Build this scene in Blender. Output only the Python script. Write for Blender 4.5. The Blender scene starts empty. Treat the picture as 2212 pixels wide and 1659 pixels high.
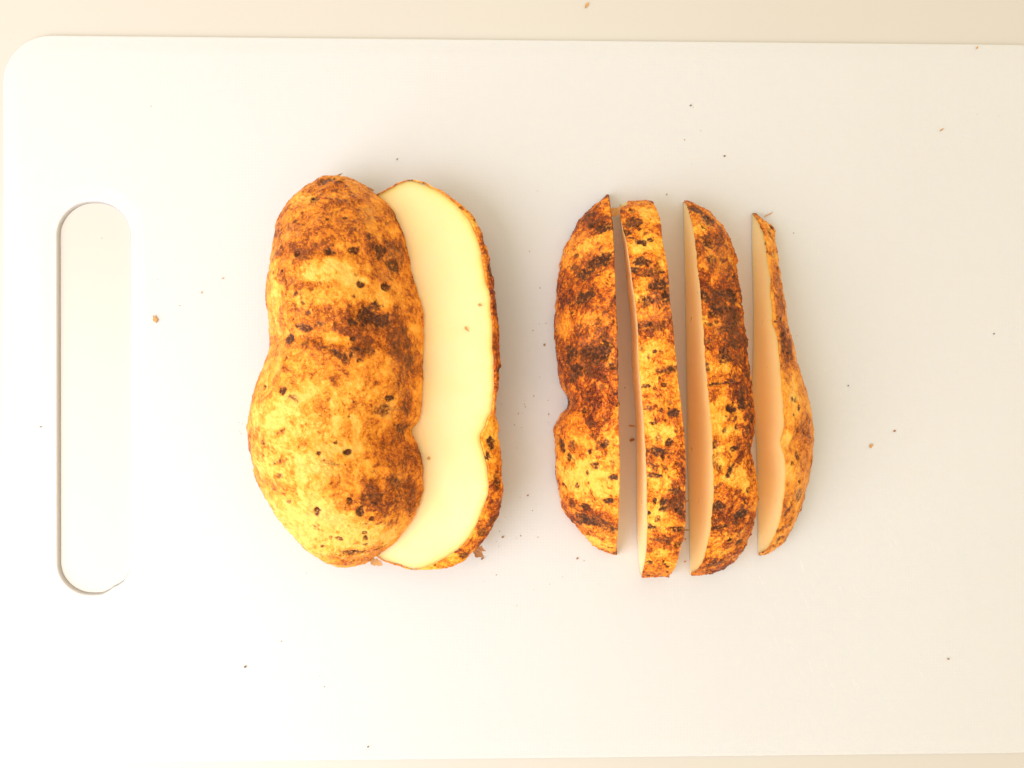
import bpy, math, random
import numpy as np
from mathutils import Vector

# ------------------------------------------------------------------ camera, light, exposure
scene = bpy.context.scene
COL = scene.collection
D = 0.29                      # camera height above the board, metres
TAU = math.radians(1.2)       # slight tilt of the phone towards the right
HALF = 0.2 / D                # tan of half the horizontal field of view
cam_d = bpy.data.cameras.new("camera")
cam = bpy.data.objects.new("camera", cam_d)
COL.objects.link(cam)
CAM = np.array([-D * math.tan(TAU), 0.0, D])
cam.location = CAM
cam.rotation_euler = (0, -TAU, 0)
cam_d.angle = 2 * math.atan(HALF)
cam_d.clip_start = 0.01
cam_d.clip_end = 20
scene.camera = cam
FWD = np.array([math.sin(TAU), 0, -math.cos(TAU)])
RIGHT = np.array([math.cos(TAU), 0, math.sin(TAU)])
UP = np.array([0, 1.0, 0])

world = bpy.data.worlds.new("World")
scene.world = world
world.use_nodes = True
bg = world.node_tree.nodes["Background"]
bg.inputs[0].default_value = (1.0, 0.84, 0.54, 1)
bg.inputs[1].default_value = 1.06


def area(name, loc, target, size, size_y, energy, color):
    d = bpy.data.lights.new(name, 'AREA')
    d.shape = 'RECTANGLE'
    d.size, d.size_y, d.energy, d.color = size, size_y, energy, color
    o = bpy.data.objects.new(name, d)
    COL.objects.link(o)
    o.location = loc
    o.rotation_euler = (Vector(target) - Vector(loc)).to_track_quat('-Z', 'Y').to_euler()
    return o


area("window_light", (-0.50, -0.24, 0.42), (-0.10, 0.0, 0.0), 0.58, 0.76, 5.9, (0.97, 0.92, 1.0))
area("ceiling_light", (-0.05, 0.28, 0.95), (0.0, 0.0, 0.0), 0.8, 0.6, 1.5, (0.97, 0.92, 1.0))

scene.view_settings.view_transform = 'Standard'
scene.view_settings.look = 'None'
scene.view_settings.exposure = -0.02
scene.view_settings.gamma = 1.0
scene.render.engine = 'CYCLES'
scene.cycles.use_denoising = True
scene.cycles.max_bounces = 14
scene.cycles.diffuse_bounces = 12

rng = np.random.default_rng(7)
random.seed(7)

# ------------------------------------------------------------------ photo coordinates (2212 x 1659) to places


def ray(vx, vy):
    vx = np.asarray(vx, float); vy = np.asarray(vy, float)
    a = (vx / 1106.0 - 1.0) * HALF
    b = -(vy - 829.5) / 1106.0 * HALF
    return FWD + a[..., None] * RIGHT + b[..., None] * UP


def on_plane(vx, vy, P0, N):
    d = ray(vx, vy)
    t = ((P0 - CAM) @ N) / (d @ N)
    return CAM + d * t[..., None]


def at(vx, vy, z=0.0):
    return on_plane(vx, vy, np.array([0, 0, z]), np.array([0, 0, 1.0]))


def project(P):
    r = P - CAM
    w = r @ FWD
    return (r @ RIGHT / w / HALF + 1) * 1106.0, 829.5 - (r @ UP) / w / HALF * 1106.0


# ------------------------------------------------------------------ noise
def _h(ix, iy, iz, seed):
    n = (ix * 374761393 + iy * 668265263 + iz * 2147483647 + seed * 974634777) & 0xffffffff
    n = ((n ^ (n >> 13)) * 1274126177) & 0xffffffff
    n = ((n ^ (n >> 16)) * 2246822519) & 0xffffffff
    return ((n ^ (n >> 15)) & 0xffffff) / float(0xffffff) * 2 - 1


def noise(P, scale, seed=0):
    Q = P / scale
    I = np.floor(Q).astype(np.int64)
    F = Q - I
    U = F * F * F * (F * (F * 6 - 15) + 10)
    out = 0
    for dx in (0, 1):
        wx = U[..., 0] if dx else 1 - U[..., 0]
        for dy in (0, 1):
            wy = U[..., 1] if dy else 1 - U[..., 1]
            for dz in (0, 1):
                wz = U[..., 2] if dz else 1 - U[..., 2]
                out = out + wx * wy * wz * _h(I[..., 0] + dx, I[..., 1] + dy, I[..., 2] + dz, seed)
    return out


def fbm(P, scale, octs, seed=0, gain=0.5):
    s, a, t = 0, 1.0, 0
    for k in range(octs):
        s = s + a * noise(P + 0.37 * k, scale / 2 ** k, seed + k)
        t += a
        a *= gain
    return s / t * 1.6


def ss(a, b, x):
    t = np.clip((x - a) / (b - a), 0, 1)
    return t * t * (3 - 2 * t)


def smooth_curve(pts, n=16):
    p = np.array(pts, float)
    p = np.vstack([2 * p[0] - p[1], p, 2 * p[-1] - p[-2]])
    out = []
    for i in range(1, len(p) - 2):
        t = np.linspace(0, 1, n, endpoint=False)[:, None]
        a, b, c, d = p[i - 1], p[i], p[i + 1], p[i + 2]
        out.append(0.5 * (2 * b + (c - a) * t + (2 * a - 5 * b + 4 * c - d) * t ** 2 + (3 * b - a - 3 * c + d) * t ** 3))
    out.append(p[-2][None])
    out = np.vstack(out)
    out = out[np.argsort(out[:, 1], kind='stable')]
    return out[:, 1], out[:, 0]        # rows, x


# ------------------------------------------------------------------ materials
def new_mat(name):
    m = bpy.data.materials.new(name)
    m.use_nodes = True
    nt = m.node_tree
    return m, nt, nt.nodes["Principled BSDF"], lambda t, **k: mk(nt, t, **k)


def mk(nt, typ, **kw):
    n = nt.nodes.new(typ)
    for k, v in kw.items():
        setattr(n, k, v)
    return n


def ramp(nt, fac, stops):
    r = nt.nodes.new('ShaderNodeValToRGB')
    el = r.color_ramp.elements
    while len(el) > 1:
        el.remove(el[-1])
    el[0].position = stops[0][0]
    el[0].color = (*stops[0][1], 1) if len(stops[0][1]) == 3 else stops[0][1]
    for p, c in stops[1:]:
        e = el.new(p)
        e.color = (*c, 1)
    nt.links.new(fac, r.inputs[0])
    return r.outputs[0]


def mathn(nt, op, a, b=0.0, clamp=False):
    n = nt.nodes.new('ShaderNodeMath')
    n.operation = op
    n.use_clamp = clamp
    for i, v in enumerate((a, b)):
        if hasattr(v, 'is_linked') or hasattr(v, 'links'):
            nt.links.new(v, n.inputs[i])
        else:
            n.inputs[i].default_value = v
    return n.outputs[0]


def mixc(nt, fac, a, b):
    n = nt.nodes.new('ShaderNodeMix')
    n.data_type = 'RGBA'
    for sock, v in ((n.inputs[0], fac), (n.inputs[6], a), (n.inputs[7], b)):
        if hasattr(v, 'links'):
            nt.links.new(v, sock)
        else:
            sock.default_value = v if isinstance(v, float) else (*v, 1)
    return n.outputs[2]


def noise_node(nt, scale, detail=3, rough=0.6, vec=None, dist=0.0):
    n = nt.nodes.new('ShaderNodeTexNoise')
    n.inputs['Scale'].default_value = scale
    n.inputs['Detail'].default_value = detail
    n.inputs['Roughness'].default_value = rough
    n.inputs['Distortion'].default_value = dist
    if vec is not None:
        nt.links.new(vec, n.inputs['Vector'])
    return n.outputs[0]


def geo_pos(nt):
    return nt.nodes.new('ShaderNodeTexCoord').outputs['Object']


def skin_material(name, stops, grain=0.6, dark=(0.085, 0.026, 0.010)):
    m, nt, b, _ = new_mat(name)
    pos = geo_pos(nt)
    at_ = lambda s: (lambda n: (setattr(n, 'attribute_name', s), n.outputs['Fac'])[1])(nt.nodes.new('ShaderNodeAttribute'))
    tone, dk, scab = at_('tone'), at_('dark'), at_('scab')
    n1 = noise_node(nt, 900, 4, 0.7, pos)
    n2 = noise_node(nt, 2600, 2, 0.6, pos)
    n3 = noise_node(nt, 230, 3, 0.6, pos)
    # fine net of cracks in the skin
    nv = nt.nodes.new('ShaderNodeTexNoise')
    nv.inputs['Scale'].default_value = 420
    nv.inputs['Detail'].default_value = 3
    nt.links.new(pos, nv.inputs['Vector'])
    vm = nt.nodes.new('ShaderNodeVectorMath'); vm.operation = 'MULTIPLY_ADD'
    nt.links.new(nv.outputs['Color'], vm.inputs[0])
    vm.inputs[1].default_value = (0.0030, 0.0030, 0.0030)
    nt.links.new(pos, vm.inputs[2])
    cr = None
    for sc_, wd in ((430, 0.10), (1050, 0.13)):
        vo = nt.nodes.new('ShaderNodeTexVoronoi')
        vo.feature = 'DISTANCE_TO_EDGE'
        vo.inputs['Scale'].default_value = sc_
        nt.links.new(vm.outputs[0], vo.inputs['Vector'])
        e = mathn(nt, 'SUBTRACT', 1.0, mathn(nt, 'DIVIDE', vo.outputs['Distance'], wd), True)
        cr = e if cr is None else mathn(nt, 'MAXIMUM', cr, mathn(nt, 'MULTIPLY', e, 0.8))
    cm = mathn(nt, 'MULTIPLY', mathn(nt, 'ADD', mathn(nt, 'SUBTRACT', n3, 0.47), mathn(nt, 'MULTIPLY', tone, 0.22)), 5.0, True)
    cr = mathn(nt, 'MULTIPLY', cr, cm)
    f = mathn(nt, 'ADD', tone, mathn(nt, 'MULTIPLY', mathn(nt, 'SUBTRACT', n1, 0.5), grain))
    f = mathn(nt, 'ADD', f, mathn(nt, 'MULTIPLY', cr, 0.30))
    f = mathn(nt, 'ADD', f, mathn(nt, 'MULTIPLY', mathn(nt, 'SUBTRACT', n2, 0.5), 0.5), True)
    c = ramp(nt, f, [(p_, tuple(min(0.97, v * 1.06) for v in q_)) for p_, q_ in stops])
    sc = mathn(nt, 'MULTIPLY', scab, mathn(nt, 'MULTIPLY', mathn(nt, 'SUBTRACT', n1, 0.42), 4.0, True), True)
    c = mixc(nt, mathn(nt, 'MULTIPLY', sc, 0.7), c, (0.58, 0.33, 0.14))
    dd = mathn(nt, 'MULTIPLY', dk, mathn(nt, 'ADD', mathn(nt, 'MULTIPLY', n1, 3.2), -0.80), True)
    c = mixc(nt, mathn(nt, 'MULTIPLY', dd, 1.5, True), c, (0.30, 0.085, 0.014))
    c = mixc(nt, mathn(nt, 'MULTIPLY', mathn(nt, 'SUBTRACT', dd, 0.28), 1.9, True), c, dark)
    nt.links.new(c, b.inputs['Base Color'])
    b.inputs['Roughness'].default_value = 0.40
    b.inputs['Specular IOR Level'].default_value = 0.28
    bp = nt.nodes.new('ShaderNodeBump')
    bp.inputs['Strength'].default_value = 0.8
    bp.inputs['Distance'].default_value = 0.0005
    hh = mathn(nt, 'ADD', n1, mathn(nt, 'MULTIPLY', n2, 0.4))
    hh = mathn(nt, 'SUBTRACT', hh, mathn(nt, 'MULTIPLY', cr, 0.45))
    nt.links.new(hh, bp.inputs['Height'])
    nt.links.new(bp.outputs[0], b.inputs['Normal'])
    return m


STOPS_A = [(0.0, (0.96, 0.55, 0.12)), (0.25, (0.92, 0.40, 0.04)), (0.52, (0.76, 0.235, 0.016)),
           (0.78, (0.44, 0.105, 0.009)), (1.0, (0.18, 0.036, 0.005))]
STOPS_B = [(0.0, (0.96, 0.52, 0.08)), (0.25, (0.90, 0.35, 0.022)), (0.50, (0.66, 0.160, 0.007)),
           (0.74, (0.30, 0.050, 0.004)), (1.0, (0.08, 0.012, 0.003))]
MAT_SKIN_A = skin_material('russet_skin', STOPS_A)
MAT_SKIN_B = skin_material('rough_russet_skin', STOPS_B, 1.1, (0.065, 0.019, 0.006))


def flesh_material():
    m, nt, b, _ = new_mat('potato_flesh')
    pos = geo_pos(nt)
    rimn = nt.nodes.new('ShaderNodeAttribute'); rimn.attribute_name = 'rim'
    rim = rimn.outputs['Fac']
    n1 = noise_node(nt, 60, 3, 0.55, pos)
    n2 = noise_node(nt, 1500, 2, 0.6, pos)
    f = mathn(nt, 'ADD', rim, mathn(nt, 'MULTIPLY', mathn(nt, 'SUBTRACT', n1, 0.45), 0.34), True)
    c = ramp(nt, f, [(0.0, (0.98, 0.735, 0.40)), (0.35, (0.97, 0.69, 0.24)), (0.7, (0.93, 0.52, 0.12)),
                     (0.9, (0.82, 0.45, 0.09)), (1.0, (0.55, 0.22, 0.04))])
    nt.links.new(c, b.inputs['Base Color'])
    b.inputs['Roughness'].default_value = 0.40
    b.inputs['Specular IOR Level'].default_value = 0.285
    b.subsurface_method = 'RANDOM_WALK' if hasattr(b, 'subsurface_method') else None
    b.inputs['Subsurface Weight'].default_value = 0.8
    b.inputs['Subsurface Radius'].default_value = (1.0, 0.92, 0.18)
    b.inputs['Subsurface Scale'].default_value = 0.006
    bp = nt.nodes.new('ShaderNodeBump')
    bp.inputs['Strength'].default_value = 0.12
    bp.inputs['Distance'].default_value = 0.0003
    mp = nt.nodes.new('ShaderNodeMapping')
    mp.inputs['Scale'].default_value = (900, 60, 200)
    nt.links.new(pos, mp.inputs['Vector'])
    drag = noise_node(nt, 1.0, 3, 0.6, mp.outputs[0])
    nt.links.new(mathn(nt, 'ADD', n2, mathn(nt, 'MULTIPLY', drag, 1.4)), bp.inputs['Height'])
    nt.links.new(bp.outputs[0], b.inputs['Normal'])
    wet = noise_node(nt, 130, 3, 0.6, pos)
    nt.links.new(mathn(nt, 'ADD', mathn(nt, 'MULTIPLY', wet, 0.45), 0.14), b.inputs['Roughness'])
    return m


MAT_FLESH = flesh_material()


def plain_material(name, col, rough=0.6, var=0.3, scale=900):
    m, nt, b, _ = new_mat(name)
    pos = geo_pos(nt)
    n = noise_node(nt, scale, 3, 0.6, pos)
    c = mixc(nt, n, tuple(x * (1 - var) for x in col), tuple(min(1, x * (1 + var)) for x in col))
    nt.links.new(c, b.inputs['Base Color'])
    b.inputs['Roughness'].default_value = rough
    return m


MAT_CRUMB_TAN = plain_material('tan_crumb', (0.55, 0.30, 0.10))
MAT_CRUMB_BROWN = plain_material('brown_crumb', (0.32, 0.14, 0.05))
MAT_SHRED = plain_material('peel_shred', (0.42, 0.20, 0.08), 0.6, 0.5)
MAT_CRUMB_DARK = plain_material('soil_crumb', (0.13, 0.08, 0.045))


def board_material():
    m, nt, b, _ = new_mat('white_polyethylene')
    pos = geo_pos(nt)
    # faint knife scratches: stretched noise in three directions, kept to the worked area
    total = None
    for ang, thr, seed in ((-62, 0.66, 0.0), (-72, 0.67, 0.031), (-25, 0.71, 0.077)):
        mp = nt.nodes.new('ShaderNodeMapping')
        mp.vector_type = 'TEXTURE'
        mp.inputs['Rotation'].default_value = (0, 0, math.radians(ang))
        mp.inputs['Location'].default_value = (seed, seed * 0.7, 0)
        mp.inputs['Scale'].default_value = (1 / 75, 1 / 1700, 1)
        nt.links.new(pos, mp.inputs['Vector'])
        s = noise_node(nt, 1.0, 1, 0.5, mp.outputs[0])
        s = mathn(nt, 'MULTIPLY', mathn(nt, 'SUBTRACT', s, thr), 9.0, True)
        total = s if total is None else mathn(nt, 'MAXIMUM', total, s)
    big = noise_node(nt, 14, 2, 0.5, pos)
    msk = None
    for (mx, my, mr) in ((0.135, -0.088, 0.055), (-0.035, -0.105, 0.035), (0.06, -0.07, 0.03)):
        vd = nt.nodes.new('ShaderNodeVectorMath'); vd.operation = 'DISTANCE'
        nt.links.new(pos, vd.inputs[0]); vd.inputs[1].default_value = (mx, my, 0)
        q_ = mathn(nt, 'MULTIPLY', mathn(nt, 'SUBTRACT', mr, vd.outputs['Value']), 50.0, True)
        msk = q_ if msk is None else mathn(nt, 'MAXIMUM', msk, q_)
    msk = mathn(nt, 'MULTIPLY', msk, mathn(nt, 'ADD', big, 0.3), True)
    brk = mathn(nt, 'MULTIPLY', mathn(nt, 'SUBTRACT', noise_node(nt, 900, 2, 0.6, pos), 0.42), 5.0, True)
    scr = mathn(nt, 'MULTIPLY', mathn(nt, 'MULTIPLY', total, msk), brk)
    stain = noise_node(nt, 9, 3, 0.5, pos)
    c = mixc(nt, stain, (0.63, 0.65, 0.68), (0.655, 0.675, 0.705))
    c = mixc(nt, mathn(nt, 'MULTIPLY', scr, 0.6), c, (0.80, 0.81, 0.83))
    nt.links.new(c, b.inputs['Base Color'])
    b.inputs['Roughness'].default_value = 0.5
    b.inputs['Specular IOR Level'].default_value = 0.4
    b.inputs['Subsurface Weight'].default_value = 1.0
    b.inputs['Subsurface Radius'].default_value = (1.0, 0.93, 0.80)
    b.inputs['Subsurface Scale'].default_value = 0.0006
    # fine moulded grain
    w1 = nt.nodes.new('ShaderNodeTexWave'); w1.bands_direction = 'X'; w1.inputs['Scale'].default_value = 250
    w2 = nt.nodes.new('ShaderNodeTexWave'); w2.bands_direction = 'Y'; w2.inputs['Scale'].default_value = 250
    for w in (w1, w2):
        nt.links.new(pos, w.inputs['Vector'])
        w.inputs['Distortion'].default_value = 0.6
    g = mathn(nt, 'MULTIPLY', w1.outputs['Fac'], w2.outputs['Fac'])
    g = mathn(nt, 'ADD', g, mathn(nt, 'MULTIPLY', noise_node(nt, 1800, 2, 0.6, pos), 0.8))
    g = mathn(nt, 'ADD', g, mathn(nt, 'MULTIPLY', scr, -2.0))
    bp = nt.nodes.new('ShaderNodeBump')
    bp.inputs['Strength'].default_value = 0.1
    bp.inputs['Distance'].default_value = 0.0002
    nt.links.new(g, bp.inputs['Height'])
    nt.links.new(bp.outputs[0], b.inputs['Normal'])
    return m


MAT_BOARD = board_material()


def counter_material():
    m, nt, b, _ = new_mat('cream_countertop')
    pos = geo_pos(nt)
    n = noise_node(nt, 12, 4, 0.5, pos)
    c = mixc(nt, n, (0.55, 0.54, 0.52), (0.58, 0.57, 0.55))
    fl = mathn(nt, 'MULTIPLY', mathn(nt, 'SUBTRACT', noise_node(nt, 700, 2, 0.6, pos), 0.66), 6.0, True)
    c = mixc(nt, mathn(nt, 'MULTIPLY', fl, 0.2), c, (0.5, 0.40, 0.30))
    nt.links.new(c, b.inputs['Base Color'])
    b.inputs['Roughness'].default_value = 0.35
    return m


MAT_COUNTER = counter_material()


# ------------------------------------------------------------------ mesh helpers
def link_mesh(name, V, F, mat, parent=None, origin=(0, 0, 0), smooth=None, attrs=None):
    me = bpy.data.meshes.new(name)
    V = np.asarray(V, np.float64) - np.asarray(origin)
    F = np.asarray(F, np.int32)
    me.vertices.add(len(V))
    me.vertices.foreach_set('co', V.astype(np.float32).ravel())
    k = F.shape[1]
    me.loops.add(F.size)
    me.loops.foreach_set('vertex_index', F.ravel())
    me.polygons.add(len(F))
    me.polygons.foreach_set('loop_start', np.arange(0, F.size, k, dtype=np.int32))
    me.polygons.foreach_set('loop_total', np.full(len(F), k, np.int32))
    if smooth is None:
        smooth = np.ones(len(F), bool)
    me.polygons.foreach_set('use_smooth', smooth)
    me.update(calc_edges=True)
    for an, arr in (attrs or {}).items():
        a = me.attributes.new(an, 'FLOAT', 'POINT')
        a.data.foreach_set('value', np.asarray(arr, np.float32).ravel())
    me.validate()
    me.materials.append(mat)
    o = bpy.data.objects.new(name, me)
    COL.objects.link(o)
    if parent is not None:
        o.parent = parent
    else:
        o.location = origin
    return o


def thing(name, label, cat, loc, group=None):
    o = bpy.data.objects.new(name, None)
    o.empty_display_size = 0.01
    COL.objects.link(o)
    o.location = loc
    o['label'] = label
    o['category'] = cat
    if group:
        o['group'] = group
    return o


def tag(o, label, cat, group=None):
    o['label'] = label
    o['category'] = cat
    if group:
        o['group'] = group
    return o


def grid_faces(n, m, off=0, wrap=False):
    i = np.arange(n - 1)[:, None]
    j = np.arange(m if wrap else m - 1)[None, :]
    jn = (j + 1) % m
    a = off + i * m + j
    b = off + i * m + jn
    c = off + (i + 1) * m + jn
    d = off + (i + 1) * m + j
    return np.stack([a, b, c, d], -1).reshape(-1, 4)


def grid_normals(P):
    du = np.gradient(P, axis=0)
    dv = np.gradient(P, axis=1)
    n = np.cross(dv, du)
    l = np.linalg.norm(n, axis=-1, keepdims=True)
    n = n / np.maximum(l, 1e-12)
    for r in (0, 1, 2):                      # the collapsed end rows borrow the next good row
        n[r] = n[3]
        n[-1 - r] = n[-4]
    return n


# ------------------------------------------------------------------ a cut piece of potato, lofted along its length
class Piece:
    """Cross-sections are elliptical arcs from angle a0 to a1 in the frame (O, ex, ey, ez)."""

    def __init__(s, O, ex, ez, A, B, a0, a1, H, ny=520, nt=300, endp=(2.4, 2.0), flip=1,
                 fitA=True, fitB=True, bulge=None, silA=True, silB=True, baseA=None, tips=None):
        s.O, s.ex, s.ez = np.array(O, float), np.array(ex, float), np.array(ez, float)
        s.ey = np.array([0, 1.0, 0])
        s.flip = flip
        rA, xA = smooth_curve(A)
        rB, xB = smooth_curve(B)
        r0, r1 = min(rA[0], rB[0]), max(rA[-1], rB[-1])
        s.fA = lambda r: np.interp(r, rA, xA)
        s.fB = lambda r: np.interp(r, rB, xB)
        s.r0, s.r1 = r0, r1
        s.endp = endp
        s.H = H
        s.a0, s.a1 = a0, a1
        s.bul = np.zeros(201)
        k = np.linspace(-1, 1, 201)
        s.tk = (np.sin(k * math.pi / 2) + 1) / 2          # 0..1 along the rows, dense at the ends
        rows = r0 + (r1 - r0) * s.tk
        s.xa = s.loc(on_plane(s.fA(rows), rows, s.O, s.ez))[:, 0]
        s.xb = s.loc(on_plane(s.fB(rows), rows, s.O, s.ez))[:, 0]
        s.y0 = s.loc(on_plane(s.fA(np.array([r0])), np.array([r0]), s.O, s.ez))[0, 1]
        s.y1 = s.loc(on_plane(s.fA(np.array([r1])), np.array([r1]), s.O, s.ez))[0, 1]
        fb = None
        if bulge:
            rC, xC = smooth_curve(bulge)
            fb = lambda r: np.interp(r, rC, xC)
        for it in range(14):
            P = s.surface(s.tk, 61)
            vx, vy = project(P)
            n = len(s.tk)
            ar = np.arange(n)
            jA = np.argmin(vx, 1) if silA else np.zeros(n, int)
            jB = np.argmax(vx, 1) if (silB and not fb) else np.full(n, 60 if flip > 0 else 60)
            mm = 0.4 / 2212
            w = np.clip(np.minimum(s.tk, 1 - s.tk) * 40, 0, 1)
            if fitA:
                e = vx[ar, jA] - s.fA(vy[ar, jA])
                s.xa -= 0.6 * np.clip(e, -40, 40) * mm * w
            if fitB:
                e = vx[ar, jB] - s.fB(vy[ar, jB])
                s.xb -= 0.6 * np.clip(e, -40, 40) * mm * w
            if fb:
                j = np.argmax(vx, 1)
                e = vx[ar, j] - fb(vy[ar, j])
                s.bul = np.clip(s.bul - 0.5 * np.clip(e, -30, 30) * mm * w, -0.001, 0.012)
            ker = np.ones(5) / 5
            if it < 13:
                for nm in ('xa', 'xb', 'bul'):
                    a = getattr(s, nm)
                    p = np.concatenate([[a[0]] * 2, a, [a[-1]] * 2])
                    setattr(s, nm, 0.5 * a + 0.5 * np.convolve(p, ker, 'valid'))
            s.y0 -= 0.6 * -(vy.min() - r0) * mm
            s.y1 -= 0.6 * -(vy.max() - r1) * mm
        # build
        kk = np.linspace(-1, 1, ny)
        s.t = (np.sin(kk * math.pi / 2) + 1) / 2
        s.G = s.surface(s.t, nt)

    def loc(s, P):
        q = P - s.O
        return np.stack([q @ s.ex, q @ s.ey, q @ s.ez], -1)

    def wld(s, x, y, z):
        return s.O + x[..., None] * s.ex + y[..., None] * s.ey + z[..., None] * s.ez

    def surface(s, t, nt):
        xa = np.interp(t, s.tk, s.xa); xb = np.interp(t, s.tk, s.xb)
        bu = np.interp(t, s.tk, s.bul)
        y = s.y0 + (s.y1 - s.y0) * t
        u = np.abs(2 * t - 1)
        pe, qe = s.endp
        E = np.maximum(1 - u ** pe, 0) ** (1 / qe)
        H = s.H(t) * E
        a0 = np.radians(s.a0(t)); a1 = np.radians(s.a1(t))
        th = a0[:, None] + (a1 - a0)[:, None] * np.linspace(0, 1, nt)[None]
        w = (xb - xa) / np.maximum(np.cos(a0) - np.cos(a1), 1e-3)
        c = xa + w * np.cos(a0)
        x = c[:, None] - w[:, None] * np.cos(th)
        z = H[:, None] * np.sin(th)
        ph = np.clip(np.pi - th, 0, np.pi / 2)
        x = x + bu[:, None] * np.sin(ph * 2) ** 1.0
        yy = np.broadcast_to(y[:, None], x.shape)
        return s.wld(x, yy, z * s.flip)


def near_point(G, vx, vy, pv):
    px, py = pv
    i = np.argmin((px - vx) ** 2 + (py - vy) ** 2)
    return G.reshape(-1, 3)[i]


MM = 0.4 / 2212 * 0.88       # metres per photo unit on the raised surfaces


def soft_spots(G, pv, spots, seed, warp=0.45, wscale=0.004):
    """Fields from a list (x, y, rx, ry, angle, value): nearest surface point, noisy edge."""
    out = np.zeros(G.shape[:2])
    wn = fbm(G, wscale * 0.7, 5, seed, 0.7)
    for (vx, vy, rx, ry, ang, val) in spots:
        c = near_point(G, vx, vy, pv)
        d = G - c
        ca, sa = math.cos(math.radians(ang)), math.sin(math.radians(ang))
        u = (d[..., 0] * ca - d[..., 1] * sa) / (rx * MM)
        v = (d[..., 0] * sa + d[..., 1] * ca) / (ry * MM)
        w = d[..., 2] / (max(rx, ry) * MM * 2.2)
        r = np.sqrt(u * u + v * v + w * w) + warp * wn * min(1.0, 0.35 + max(rx, ry) / 26.0)
        m = (1 - ss(0.62, 1.16, r)) * val
        out = np.where(np.abs(m) > np.abs(out), m, out) if val > 0 else np.minimum(out, m)
    return out


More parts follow.
